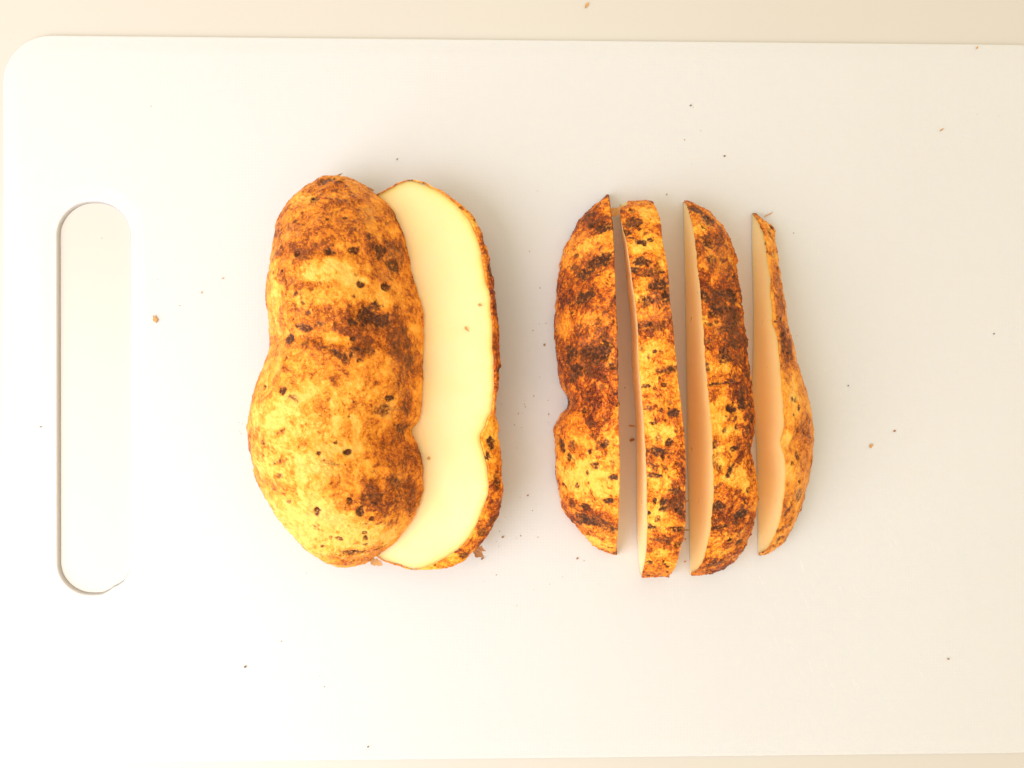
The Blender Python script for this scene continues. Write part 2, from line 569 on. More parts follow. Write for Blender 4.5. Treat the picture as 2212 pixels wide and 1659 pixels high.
def build_piece(pc, root, origin, mat, spots_dark, spots_tone, spots_scab, seed, tone_bias=0.0,
                lump=1.0, rough=1.0, dents=(), base=None, baseB=None, speck=1.0, cut_top=False):
    G = pc.G
    pv = project(G)
    N = grid_normals(G)
    if (N[G.shape[0] // 2, G.shape[1] // 2] @ (pc.ez * pc.flip)) < 0:
        N = -N
    dark = soft_spots(G, pv, spots_dark, seed + 11, 0.55, 0.0032)
    tb = soft_spots(G, pv, [q for q in spots_tone if q[5] > 0], seed + 21, 0.55, 0.009)
    tl = soft_spots(G, pv, [q for q in spots_tone if q[5] < 0], seed + 22, 0.55, 0.009)
    scab = soft_spots(G, pv, spots_scab, seed + 31, 0.7, 0.003)
    # random lenticels all over
    Q = G.reshape(-1, 3)
    rg = np.random.default_rng(seed)
    pits = np.zeros(len(Q))
    wob = 0.55 * fbm(Q, 0.0016, 2, seed + 55, 0.7)
    rim_ = np.zeros(len(Q))
    for k in range(int(110 * speck)):
        c = Q[rg.integers(len(Q))]
        r = rg.choice([0.0005, 0.0007, 0.001, 0.0014], p=[.42, .32, .18, .08])
        el = rg.uniform(1, 1.9); an = rg.uniform(0, math.pi)
        dv = Q - c
        near = np.where((dv ** 2).sum(1) < (r * 4) ** 2)[0]
        d = dv[near]
        u = d[:, 0] * math.cos(an) + d[:, 1] * math.sin(an)
        v = -d[:, 0] * math.sin(an) + d[:, 1] * math.cos(an)
        rr = np.sqrt((u / el) ** 2 + v ** 2 + (d[:, 2] / el) ** 2) / r + wob[near]
        s_ = rg.uniform(0.35, 0.95)
        pits[near] = np.maximum(pits[near], s_ * (1 - ss(0.55, 1.15, rr)))
        rim_[near] = np.maximum(rim_[near], s_ * np.exp(-((rr - 1.35) / 0.35) ** 2))
    pits = pits.reshape(G.shape[:2]); rim_ = rim_.reshape(G.shape[:2])
    # patchy tone
    W = G + 0.003 * np.stack([noise(G, 0.006, seed + 5), noise(G, 0.006, seed + 6), noise(G, 0.006, seed + 7)], -1)
    n_big = fbm(W, 0.016, 4, seed + 1, 0.6)
    n_mid = fbm(W, 0.005, 4, seed + 2, 0.65)
    n_fin = fbm(G, 0.0014, 3, seed + 3, 0.7)
    ridge = 1 - np.abs(fbm(W, 0.0042, 3, seed + 4, 0.55)) * 2.6
    ridge = np.clip(ridge, 0, 1) ** 2.5
    ridge2 = np.clip(1 - np.abs(fbm(W, 0.0017, 2, seed + 8, 0.6)) * 3.0, 0, 1) ** 2
    patch = ss(-0.05, 0.45, n_big)
    tone = 0.33 + tone_bias - 0.08 + 0.18 * n_big + 0.17 * n_mid + 0.13 * n_fin
    tone += 0.42 * tb + 0.50 * tl
    tone += rough * (0.22 * ridge * patch + 0.14 * ridge2 * patch)
    fleck = ss(0.42, 0.62, fbm(W, 0.0013, 2, seed + 9, 0.7)) * ss(-0.3, 0.4, n_mid + 0.8 * tb)
    tone += 0.22 * rough * fleck
    dk = np.clip(dark + 0.8 * pits, 0, 1)
    dk = np.clip(dk + 0.5 * rough * fleck * np.clip(0.3 + tb + n_big, 0, 1) + rough * 0.45 * ss(0.40, 0.75, n_mid) * ss(0.1, 0.6, n_big + tb), 0, 1)
    tone = np.clip(tone - 0.10 * rim_, 0, 1)
    # relief
    h = lump * (0.0011 * fbm(G, 0.022, 2, seed + 12) + 0.00045 * fbm(G, 0.008, 3, seed + 13))
    h += rough * (0.00040 * n_mid + 0.00018 * n_fin - 0.00018 * ridge * patch - 0.00007 * ridge2)
    h += -0.0008 * dark * (0.6 + 0.7 * n_mid + 0.5 * n_fin) - 0.0006 * pits + 0.00014 * rim_ + 0.00025 * scab * (0.5 + n_fin)
    for (vx, vy, rx, ry, ang, dep) in dents:
        c = near_point(G, vx, vy, pv)
        d = G - c
        ca, sa = math.cos(math.radians(ang)), math.sin(math.radians(ang))
        u = (d[..., 0] * ca - d[..., 1] * sa) / (rx * MM)
        v = (d[..., 0] * sa + d[..., 1] * ca) / (ry * MM)
        h -= dep * 0.001 * np.exp(-(u * u + v * v + (d[..., 2] / (max(rx, ry) * MM * 1.6)) ** 2))
    edge = np.clip(np.minimum(pc.t, 1 - pc.t)[:, None] * 160, 0, 1)
    fl = h * (0.25 + 0.75 * edge)
    S = G + N * fl[..., None]
    # keep cut edges inside their planes: only a fraction of the sideways move there
    S[:, 0] = G[:, 0] + (N[:, 0] * fl[:, 0, None]) * 0.7
    S[:, -1] = G[:, -1] + (N[:, -1] * fl[:, -1, None]) * 0.7
    T = 0.00042
    N2 = grid_normals(S)
    if (N2[G.shape[0] // 2, G.shape[1] // 2] @ (pc.ez * pc.flip)) < 0:
        N2 = -N2
    inn = S - N2 * T
    fle = S - N2 * (T + 0.00006)
    # the rim stays in the cut plane
    n, m = G.shape[:2]
    for col in (0, -1):
        for arr, k in ((inn, T), (fle, T + 0.00006)):
            dirv = (S[:, 6] - S[:, 0]) if col == 0 else (S[:, -7] - S[:, -1])
            if base is not None and col == 0:
                dirv = base[0](pc, S[:, 0]) - S[:, 0]
            elif baseB is not None and col == -1:
                dirv = baseB(pc, S[:, -1]) - S[:, -1]
            else:
                mid = (S[:, 0] + S[:, -1]) / 2
                dirv = mid - S[:, col]
            L = np.maximum(np.linalg.norm(dirv, axis=1, keepdims=True), 1e-9)
            arr[:, col] = S[:, col] + dirv / L * np.minimum(k * 1.5, L * 0.45)
    # ---- skin shell
    V = np.vstack([S.reshape(-1, 3), inn.reshape(-1, 3)])
    off = n * m
    F = [grid_faces(n, m), grid_faces(n, m, off)[:, ::-1]]
    i = np.arange(n - 1)
    F.append(np.stack([i * m, (i + 1) * m, off + (i + 1) * m, off + i * m], -1))
    F.append(np.stack([i * m + m - 1, off + i * m + m - 1, off + (i + 1) * m + m - 1, (i + 1) * m + m - 1], -1))
    F = np.vstack(F)
    two = lambda a: np.concatenate([a.ravel(), a.ravel()])
    sm = np.ones(len(F), bool); sm[-2 * (n - 1):] = False
    link_mesh('skin', V, F, mat, root, origin, sm,
              dict(tone=two(tone), dark=two(dk), scab=two(np.clip(scab, 0, 1))))
    # ---- flesh: skin grid inset, closed by the cut faces
    step = 2
    sel = np.unique(np.concatenate([np.arange(0, n, step), [n - 1]]))
    selm = np.unique(np.concatenate([np.arange(0, m, 4), [m - 1]]))
    fl_ = fle[sel][:, selm]
    Ss = S[sel]
    cols = [fl_[:, j] for j in range(fl_.shape[1])]
    rimv = [np.ones(len(sel)) * 0.95 for _ in cols]
    nskin = len(cols)

    def strip(a, b, k, both):
        out, rv = [], []
        L = np.linalg.norm(b - a, axis=1)
        if both:
            f = (1 - np.cos(np.linspace(0, np.pi, k))) / 2
        else:
            f = np.linspace(0, 1, k) ** 1.8
        for q in f[1:-1] if both else f[1:]:
            out.append(a + (b - a) * q)
            rv.append(None)
        return out

    if base is None:
        K = 60
        pn = lambda q: q - ((q - pc.O) @ pc.ez)[:, None] * pc.ez
        new = strip(pn(fl_[:, -1]), pn(fl_[:, 0]), K, True)
        M = np.stack(new, 1)
        bd = np.vstack([fl_[:, 0], fl_[:, -1]])
        dist = np.sqrt(((M[:, :, None, :] - bd[None, None]) ** 2).sum(-1)).min(-1)
        rv = np.exp(-(dist / 0.0011) ** 1.1) * 0.9 + 0.10 * np.exp(-dist / 0.005)
        cols += new
        rimv += [rv[:, j] for j in range(rv.shape[1])]
    else:
        bA = base[0](pc, Ss[:, 0])
        bB = baseB(pc, Ss[:, -1]) if baseB else None
        a_, b_ = fl_[:, 0], fl_[:, -1]

        def face(top, bot, K):
            new = strip(top, bot, K, False)
            M = np.stack(new, 1)
            dist = np.sqrt(((M[:, :, None, :] - top[None, None]) ** 2).sum(-1)).min(-1)
            rv = np.exp(-(dist / 0.0009) ** 1.1) * 0.85 + 0.10 * np.exp(-dist / 0.004)
            return new, [rv[:, j] for j in range(rv.shape[1])]
        if bB is not None:
            nB, rB = face(b_, bB, 16)
            cols += nB; rimv += rB
            endB = bB
        else:
            endB = b_
        if base[1]:
            nA, rA = face(a_, bA, 26)
            cols += nA[::-1]; rimv += rA[::-1]
    Fv = np.stack(cols, 1)
    nn, mm_ = Fv.shape[:2]
    FF = grid_faces(nn, mm_, 0, True)
    jj = np.tile(np.arange(mm_), nn - 1)
    smf = (jj < nskin - 1) | ((jj > nskin) & (jj < mm_ - 2) & (base is not None))
    link_mesh('flesh', Fv.reshape(-1, 3), FF, MAT_FLESH, root, origin, smf,
              dict(rim=np.stack(rimv, 1)))
    return S


def const(v):
    return lambda t: np.full_like(np.asarray(t, float), v)


def prof(pts):
    xs = [p[0] for p in pts]; ys = [p[1] for p in pts]

    def f(t):
        t = np.asarray(t, float)
        acc = 0
        for o in (-0.03, -0.015, 0, 0.015, 0.03):
            acc = acc + np.interp(t + o, xs, ys)
        return acc / 5
    return f


# ================================================================== SETTING
BT = 0.0019                      # board thickness
z0 = -BT


def flat_box(name, x0, x1, y0, y1, za, zb, mat):
    V = [(x, y, z) for z in (za, zb) for x, y in ((x0, y0), (x1, y0), (x1, y1), (x0, y1))]
    F = [(3, 2, 1, 0), (4, 5, 6, 7), (0, 1, 5, 4), (1, 2, 6, 5), (2, 3, 7, 6), (3, 0, 4, 7)]
    return link_mesh(name, V, F, mat, smooth=np.zeros(6, bool))


ct = flat_box('countertop', -0.9, 0.9, -0.6, 0.6, z0 - 0.03, z0, MAT_COUNTER)
ct['kind'] = 'structure'


# ------------------------------------------------------------------ cutting board with a slotted handle
def rounded_rect(x0, x1, y0, y1, r, n=16):
    pts = []
    for cx, cy, a in ((x1 - r, y1 - r, 0), (x0 + r, y1 - r, 90), (x0 + r, y0 + r, 180), (x1 - r, y0 + r, 270)):
        for k in range(n + 1):
            t = math.radians(a + 90 * k / n)
            pts.append((cx + r * math.cos(t), cy + r * math.sin(t)))
    return np.array(pts)


def make_board():
    tl = at(6, 73); bl = at(6, 1652); 
    x0 = at(4, 830)[0]
    y1 = at(1200, 84)[1]; y0 = at(1200, 1640)[1]
    x1 = at(2212, 830)[0] + 0.017
    outer = rounded_rect(x0, x1, y0, y1, 0.0185)
    hx0, hx1 = at(132, 860, z0)[0] - 0.0006, at(280, 860)[0]
    hy1, hy0 = at(205, 433)[1], at(205, 1286)[1]
    # the hole's left wall shows: its foot is what meets the eye
    sh = lambda x, z: CAM[0] + (x - CAM[0]) * (D - z) / D
    hx0b = sh(hx0, z0)
    hole = rounded_rect(hx0, hx1, hy0, hy1, (hx1 - hx0) * 0.47, 18)
    hole = hole * 1.0
    # slight irregularity and the nick at the lower right of the slot
    for i, (x, y) in enumerate(hole):
        hole[i, 0] += 0.0002 * math.sin(y * 190 + x * 70)

    def resample(p, n):
        q = np.vstack([p, p[:1]])
        l = np.concatenate([[0], np.cumsum(np.linalg.norm(np.diff(q, axis=0), axis=1))])
        t = np.linspace(0, l[-1], n, endpoint=False)
        return np.stack([np.interp(t, l, q[:, 0]), np.interp(t, l, q[:, 1])], 1)
    outer = resample(outer, 480)
    hole = resample(hole, 260)
    hole_s = hole.copy()
    nk = at(240, 1271)[:2]
    ctr = np.array([(hx0 + hx1) / 2, (hy0 + hy1) / 2])
    for i in range(len(hole)):
        d = np.linalg.norm(hole[i] - nk)
        if d < 0.0042:
            v = (nk + np.array([-0.0004, 0.0009])) - hole[i]
            hole[i] += v * 0.45 * (1 - d / 0.0042) ** 0.6 + np.array([random.uniform(-1, 1), random.uniform(-1, 1)]) * 0.00018

    def inward(p):
        t = np.roll(p, -1, 0) - np.roll(p, 1, 0)
        t /= np.linalg.norm(t, axis=1, keepdims=True)
        return np.stack([-t[:, 1], t[:, 0]], 1)      # ccw polygon: left is inward
    hole_n = inward(hole_s)
    import bmesh
    bm = bmesh.new()

    def loops(p, sgn, r, steep, drop):
        nrm = (hole_n if sgn < 0 else inward(p)) * sgn
        out = []
        prof_ = [(0.0, z0), (-0.0, z0 + 0.0015)] if False else []
        zz = []
        if sgn < 0:              # the slot's wall leans outwards a little
            out.append((p - nrm * 0.0006, z0))
        else:
            out.append((p + nrm * 0.0003, z0))
            out.append((p, z0 + 0.0004))
        for k in range(0, 9):
            a = k / 8 * math.pi / 2
            out.append((p + nrm * (r * (1 - math.cos(a))), -drop - r + r * math.sin(a)))
        base_in = (r * 1.0)
        for k in range(1, 8):
            q = k / 7
            out.append((p + nrm * (base_in + steep * q), -drop * (1 - q * q * (3 - 2 * q))))
        res = []
        for q, z in out:
            res.append([bm.verts.new((x, y, z)) for x, y in q])
        return res
    Lo = loops(outer, 1, 0.0009, 0.0065, 0.0004)
    Lh = loops(hole, -1, 0.0006, 0.006, 0.0004)
    for L, rev in ((Lo, False), (Lh, True)):
        n = len(L[0])
        for a, b in zip(L[:-1], L[1:]):
            for i in range(n):
                j = (i + 1) % n
                f = [a[i], a[j], b[j], b[i]]
                fc = bm.faces.new(f[::-1] if rev else f)
                fc.smooth = True
    for idx in (-1, 0):
        es = []
        for L in (Lo, Lh):
            r = L[idx]
            for i in range(len(r)):
                e = bm.edges.get((r[i], r[(i + 1) % len(r)]))
                es.append(e)
        g = bmesh.ops.triangle_fill(bm, use_beauty=True, use_dissolve=False, edges=es)
        for f in g['geom']:
            if isinstance(f, bmesh.types.BMFace):
                f.smooth = False
    bmesh.ops.recalc_face_normals(bm, faces=bm.faces)
    me = bpy.data.meshes.new('cutting_board')
    bm.to_mesh(me); bm.free()
    me.materials.append(MAT_BOARD)
    o = bpy.data.objects.new('cutting_board', me)
    COL.objects.link(o)
    tag(o, 'large white plastic cutting board with rounded corners and a slotted handle hole', 'cutting board')
    return o


make_board()

# ================================================================== THE SPLIT POTATO, LEFT
TILT = math.radians(15)
ex = np.array([math.cos(TILT), 0, math.sin(TILT)])
ez = np.array([-math.sin(TILT), 0, math.cos(TILT)])
foot = at(556, 900)
O_top = np.array([foot[0], 0, 0.0008])

TOP_A = [(735, 378), (705, 382), (668, 398), (640, 420), (613, 450), (598, 482), (588, 520), (578, 560), (574, 600), (576, 650),
         (582, 700), (581, 745), (568, 790), (553, 840), (542, 880), (538, 925), (541, 965), (548, 1000), (559, 1043), (573, 1080),
         (595, 1115), (622, 1145), (660, 1178), (700, 1206), (735, 1217), (762, 1221)]
TOP_B = [(735, 378), (757, 382), (785, 397), (812, 417), (834, 435), (853, 457), (867, 484), (877, 510), (887, 545), (892, 586), (903, 628), (911, 667),
         (915, 723), (916, 798), (916, 830), (913, 864), (907, 905), (893, 933), (900, 957), (911, 992), (914, 1028), (907, 1073),
         (893, 1111), (872, 1147), (848, 1177), (818, 1198), (785, 1217), (762, 1221)]
SLAB_A = [(887, 387), (857, 393), (836, 405), (809, 416), (775, 435), (745, 475), (730, 560), (735, 700), (728, 800), (705, 900),
          (700, 1000), (718, 1080), (745, 1140), (785, 1190), (827, 1216), (860, 1227), (890, 1232)]
SLAB_B = [(887, 387), (916, 393), (958, 416), (1000, 452), (1024, 485), (1041, 541), (1053, 604), (1062, 637), (1065, 679),
          (1070, 708), (1068, 762), (1067, 812), (1067, 850), (1066, 885), (1058, 902), (1053, 924), (1041, 942), (1047, 969),
          (1055, 998), (1059, 1028), (1056, 1067), (1044, 1102), (1032, 1132), (1015, 1162), (985, 1192), (952, 1213), (910, 1230), (890, 1232)]
SLAB_C = [(890, 387), (958, 414), (1012, 455), (1035, 490), (1050, 530), (1062, 589), (1070, 649), (1081, 708), (1081, 738), (1079, 791),
          (1072, 827), (1069, 888), (1079, 918), (1082, 968), (1083, 1028), (1080, 1088), (1062, 1138), (1038, 1174), (1000, 1210),
          (955, 1231), (901, 1238), (890, 1238)]

top_pc = Piece(O_top, ex, ez, TOP_A, TOP_B, const(0), const(180),
               prof([(0, .033), (.15, .036), (.30, .039), (.38, .037), (.45, .036), (.6, .041), (.75, .044), (.9, .040), (1, .036)]),
               endp=(2.3, 2.0))
slab_pc = Piece(O_top - ez * 0.0006, ex, ez, SLAB_A, SLAB_B, const(0), const(180), const(0.0165), flip=-1,
                endp=(2.6, 2.2), silA=False, silB=False, bulge=SLAB_C, fitA=False, ny=460, nt=240)
zmin = slab_pc.G[..., 2].min()
top_spots = [(642, 546, 9, 11, 0, .95), (712, 543, 13, 9, 0, .95), (765, 541, 12, 9, 0, .9), (820, 540, 17, 14, 0, .9), (858, 572, 20, 15, 0, .8),
             (780, 612, 10, 8, 0, .85), (834, 618, 12, 11, 0, .9), (795, 680, 28, 20, 15, 1), (830, 690, 20, 18, 0, .85), (765, 692, 14, 12, 0, .9),
             (812, 662, 14, 12, 0, .7), (658, 706, 20, 10, 10, .9), (690, 700, 12, 8, 0, .6), (625, 733, 13, 12, 0, .95), (612, 690, 7, 12, 0, .7), (733, 393, 9, 5, 0, .9),
             (705, 388, 26, 10, -15, .7), (680, 425, 10, 14, 30, .6), (603, 750, 8, 30, 20, .5), (720, 760, 26, 6, 30, .6), (745, 775, 6, 14, 0, .6),
             (765, 752, 12, 4, 0, .6), (757, 768, 4, 10, 0, .55), (778, 780, 8, 4, 0, .55), (800, 755, 16, 12, 40, .5), (845, 860, 12, 7, 10, .9),
             (828, 885, 20, 14, 0, .6), (752, 975, 9, 8, 0, .95), (688, 979, 5, 5, 0, .7), (614, 845, 8, 10, 10, .9), (634, 860, 14, 8, 20, .5),
             (568, 955, 6, 6, 0, .7), (753, 1080, 6, 8, 0, .9), (776, 1102, 8, 12, 10, .95), (812, 1085, 5, 4, 0, .8), (684, 1102, 6, 8, 0, .8),
             (628, 1134, 12, 7, -30, .85), (788, 1150, 7, 5, 0, .85), (733, 1167, 10, 5, 10, .7), (696, 1182, 6, 4, 0, .7), (790, 1175, 6, 4, 0, .6),
             (855, 1040, 22, 12, 30, .5), (870, 925, 20, 14, 20, .6), (565, 1040, 6, 18, 25, .6), (590, 1050, 8, 10, 0, .5), (622, 1085, 6, 5, 0, .6),
             (660, 745, 12, 10, 0, .5), (715, 1000, 24, 5, 20, .4), (805, 1072, 26, 8, -10, .55), (760, 1195, 30, 8, 0, .6), (770, 540, 5, 5, 0, .9),
             (745, 470, 6, 5, 0, .7), (728, 455, 6, 5, 0, .4), (690, 615, 6, 6, 0, .4), (588, 560, 4, 10, 0, .6), (870, 470, 8, 10, 0, .6), (840, 480, 7, 6, 0, .5),
             (765, 640, 6, 4, 0, .7), (765, 730, 7, 6, 0, .8), (890, 780, 14, 30, 0, .4), (808, 1017, 8, 5, 0, .4), (600, 1000, 12, 7, 0, .35)]
top_tone = [(800, 450, 75, 50, 0, .55), (840, 560, 60, 70, 0, .6), (790, 690, 90, 45, 0, .65), (880, 780, 45, 90, 0, .6), (860, 970, 60, 60, 0, .5),
            (850, 1080, 70, 60, 0, .55), (660, 540, 80, 22, 0, .45), (730, 490, 110, 40, 0, .35), (610, 730, 30, 70, 0, .55), (700, 400, 50, 22, 0, .5),
            (780, 900, 80, 30, 10, .3), (740, 740, 110, 20, 0, .35), (800, 1185, 50, 14, 0, .4), (640, 520, 50, 40, 0, .25),
            (705, 590, 70, 28, 0, -.75), (640, 640, 60, 30, 0, -.45), (650, 425, 34, 20, 0, -.5), (592, 620, 14, 100, 0, -.55), (640, 960, 120, 110, 0, -.65),
            (700, 1150, 160, 70, 0, -.75), (740, 850, 70, 34, 0, -.45), (725, 735, 40, 10, 0, -.7), (570, 900, 40, 90, 0, -.5), (765, 765, 7, 7, 0, -.6), (790, 505, 30, 20, 0, -.2),
            (650, 800, 60, 40, 0, -.25)]
top_scab = [(795, 465, 22, 26, 20, .9), (855, 555, 22, 28, 0, .8), (830, 600, 22, 20, 0, .5), (820, 690, 30, 20, 0, .4), (835, 885, 26, 18, 0, .8),
            (640, 506, 12, 8, 0, .6), (690, 1010, 50, 14, 20, .5), (700, 1120, 45, 22, 20, .6), (860, 1030, 20, 24, 0, .4), (640, 605, 14, 14, 0, .4), (860, 770, 20, 80, 0, .3)]
c0 = at(730, 830)
r_top = thing('potato_half', 'large brown skinned potato half lying skin up, leaning on the pale cut half', 'potato half', (c0[0], c0[1], 0))
build_piece(top_pc, r_top, (c0[0], c0[1], 0), MAT_SKIN_A, top_spots, top_tone, top_scab, 40, 0.09, 0.85, 1.0,
            dents=[(800, 685, 34, 20, 10, 2.0), (735, 735, 130, 10, 5, 1.5), (900, 930, 26, 16, 20, 1.0), (735, 543, 90, 14, 0, .7),
                   (712, 543, 10, 8, 0, .7), (765, 541, 10, 8, 0, .7), (642, 546, 8, 8, 0, .7), (700, 1020, 70, 14, 25, .8), (690, 1060, 60, 22, 20, -1.0),
                   (680, 985, 60, 20, 25, -.8), (565, 760, 40, 50, 0, 1.0), (834, 618, 10, 10, 0, .8), (780, 612, 8, 8, 0, .7), (752, 975, 8, 8, 0, .5),
                   (860, 1055, 60, 8, -20, .8)])
c1 = at(890, 830)
r_slab = thing('potato_half', 'cut potato half lying skin down, its smooth cream face up, partly under the brown half', 'potato half', (c1[0], c1[1], 0))
slab_spots = [(1075, 720, 8, 20, 0, .9), (1074, 800, 8, 20, 0, .8), (1066, 580, 6, 24, 0, .8), (1048, 520, 6, 16, 0, .8), (1062, 960, 10, 16, 0, .9), (1055, 985, 8, 14, 0, .8),
              (1072, 1040, 8, 20, 0, .6), (1045, 1150, 14, 10, 0, .6), (1000, 1200, 12, 8, 0, .7)]
slab_tone = [(1070, 700, 30, 260, 0, .6), (1070, 1080, 30, 90, 0, .5), (1020, 1180, 40, 30, 0, .3), (930, 1235, 60, 14, 0, -.4)]
build_piece(slab_pc, r_slab, (c1[0], c1[1], 0), MAT_SKIN_B, slab_spots, slab_tone, [], 90, 0.0, 0.6, 1.0, speck=0.7)

# ================================================================== FOUR WEDGES, RIGHT
EX = np.array([1.0, 0, 0]); EZ = np.array([0, 0, 1.0]); OW = np.array([0, 0, 0.0004])

W1A = [(1311, 419), (1283, 441), (1250, 476), (1238, 509), (1221, 539), (1211, 578), (1204, 622), (1200, 673), (1198, 735), (1204, 795),
       (1210, 830), (1222, 860), (1222, 882), (1209, 900), (1201, 939), (1204, 998), (1211, 1052), (1223, 1097), (1250, 1141), (1277, 1174), (1310, 1195), (1330, 1201)]
W1B = [(1312, 419), (1314, 428), (1322, 488), (1328, 578), (1331, 682), (1334, 801), (1336, 879), (1339, 998), (1338, 1080), (1336, 1132), (1332, 1180), (1330, 1201)]
W2A = [(1356, 441), (1340, 452), (1344, 485), (1352, 515), (1359, 557), (1365, 598), (1372, 652), (1377, 711), (1380, 786), (1383, 820), (1387, 858), (1392, 924),
       (1396, 998), (1398, 1072), (1399, 1147), (1395, 1207), (1387, 1240), (1386, 1246)]
W2B = [(1392, 434), (1405, 434), (1414, 443), (1426, 473), (1432, 521), (1442, 577), (1448, 652), (1456, 726), (1465, 816), (1469, 849), (1475, 909), (1481, 968), (1482, 1058),
       (1480, 1147), (1468, 1189), (1459, 1224), (1447, 1243), (1440, 1247)]
W2base = [(1340, 455), (1346, 503), (1357, 622), (1366, 741), (1371, 860), (1374, 939), (1375, 1088), (1377, 1177), (1383, 1237), (1385, 1246)]
W3A = [(1477, 433), (1485, 447), (1494, 479), (1503, 518), (1509, 578), (1517, 637), (1521, 711), (1527, 786), (1533, 860), (1540, 924), (1543, 998), (1543, 1072),
       (1536, 1147), (1524, 1207), (1505, 1236), (1492, 1245)]
W3B = [(1478, 433), (1491, 436), (1515, 448), (1539, 464), (1563, 491), (1581, 527), (1593, 568), (1600, 616), (1603, 667), (1609, 711), (1616, 756), (1625, 830),
       (1630, 880), (1632, 920), (1629, 955), (1624, 975), (1631, 1004), (1636, 1058), (1628, 1123), (1613, 1171), (1593, 1204), (1563, 1224), (1533, 1239), (1500, 1245)]
W3base = [(1476, 433), (1477, 480), (1478, 533), (1481, 682), (1483, 860), (1484, 968), (1488, 1117), (1490, 1236), (1491, 1245)]
W4A = [(1626, 460), (1640, 476), (1655, 512), (1661, 548), (1668, 592), (1665, 631), (1670, 682), (1668, 695), (1679, 726), (1685, 771), (1691, 830), (1695, 880), (1696, 915),
       (1689, 957), (1698, 990), (1701, 1030), (1694, 1103), (1682, 1147), (1658, 1186), (1640, 1201)]
W4B = [(1627, 460), (1652, 479), (1670, 500), (1675, 527), (1682, 563), (1691, 607), (1695, 652), (1700, 693), (1708, 726), (1724, 786), (1738, 830), (1746, 860), (1753, 885),
       (1758, 939), (1756, 992), (1747, 1043), (1732, 1093), (1712, 1141), (1688, 1174), (1658, 1195), (1641, 1201)]
W4base = [(1625, 460), (1624, 533), (1627, 640), (1627, 741), (1625, 860), (1633, 939), (1636, 1058), (1637, 1177), (1639, 1201)]


def base_from(curve):
    r, x = smooth_curve(curve)

    def f(pc, S):
        out = S.copy()
        out[:, 2] = 0.0004
        for _ in range(4):
            vx, vy = project(out)
            tgt = np.interp(vy, r, x)
            out[:, 0] += (tgt - vx) * 0.4 / 2212
        out[:, 0] = np.minimum(out[:, 0], S[:, 0] + 0.004)
        return out
    return f


def drop(dx):
    def f(pc, S):
        out = S.copy()
        out[:, 2] = 0.0004
        out[:, 0] += dx * np.clip(S[:, 2] / 0.03, 0, 1)
        return out
    return f


GR = 'wedges of a sliced potato half'
c = at(1290, 830)
w1 = Piece(OW, EX, EZ, W1A, W1B, const(0), prof([(0, 70), (1, 70)]), prof([(0, .030), (.5, .036), (1, .034)]), endp=(2.2, 1.8), silA=True, silB=True, nt=220)
r1 = thing('potato_wedge', 'first and widest potato wedge from the left, notched in its left side', 'potato wedge', (c[0], c[1], 0), GR)
build_piece(w1, r1, (c[0], c[1], 0), MAT_SKIN_B,
            [(1300, 488, 26, 14, 0, .9), (1290, 565, 42, 16, -25, .9), (1255, 590, 20, 14, 0, .8), (1262, 640, 28, 14, -35, .9), (1235, 575, 12, 12, 0, .6), (1235, 765, 16, 26, 0, .8), (1284, 765, 36, 24, 0, .85),
             (1315, 745, 12, 8, 0, .8), (1255, 800, 34, 14, 10, .7), (1322, 790, 10, 10, 0, .6), (1218, 960, 7, 16, 0, .9), (1232, 988, 6, 12, 0, .95), (1240, 960, 10, 12, 0, .5), (1325, 1030, 10, 8, 0, .9), (1319, 1079, 11, 8, 0, .95),
             (1262, 1094, 15, 9, -15, .9), (1270, 1122, 30, 12, 20, .8), (1300, 1130, 26, 14, 10, .7), (1325, 1140, 10, 14, 0, .7), (1276, 975, 6, 7, 0, .8), (1272, 1020, 4, 6, 0, .7), (1310, 958, 8, 12, 0, .6),
             (1308, 905, 4, 5, 0, .8), (1265, 885, 6, 10, 0, .8), (1340, 640, 6, 6, 0, .6), (1215, 870, 8, 20, 0, .8), (1238, 815, 14, 14, 0, .7), (1300, 835, 6, 8, 0, .6)],
            [(1275, 470, 60, 50, 0, .35), (1255, 600, 70, 70, 0, .5), (1245, 780, 60, 60, 0, .5), (1240, 900, 50, 60, 0, .35), (1290, 850, 60, 30, 0, .25), (1285, 1120, 60, 24, 0, .4),
             (1276, 522, 34, 14, -30, -.6), (1312, 600, 26, 26, 0, -.5), (1285, 695, 45, 22, 0, -.35), (1305, 740, 14, 10, 0, -.6), (1312, 775, 14, 20, 0, -.7), (1270, 1040, 80, 50, 0, -.75), (1310, 960, 40, 40, 0, -.5), (1290, 1175, 40, 20, 0, -.5), (1280, 1085, 40, 14, 0, -.5)],
            [(1300, 730, 60, 70, 0, .35), (1260, 540, 50, 60, 0, .3)], 140, 0.15, 0.8, 1.3,
            dents=[(1222, 872, 30, 22, 0, .7), (1290, 765, 60, 14, 10, 1.0)], base=(lambda pc, S: S.copy(), False), baseB=drop(-0.001), speck=1.0)

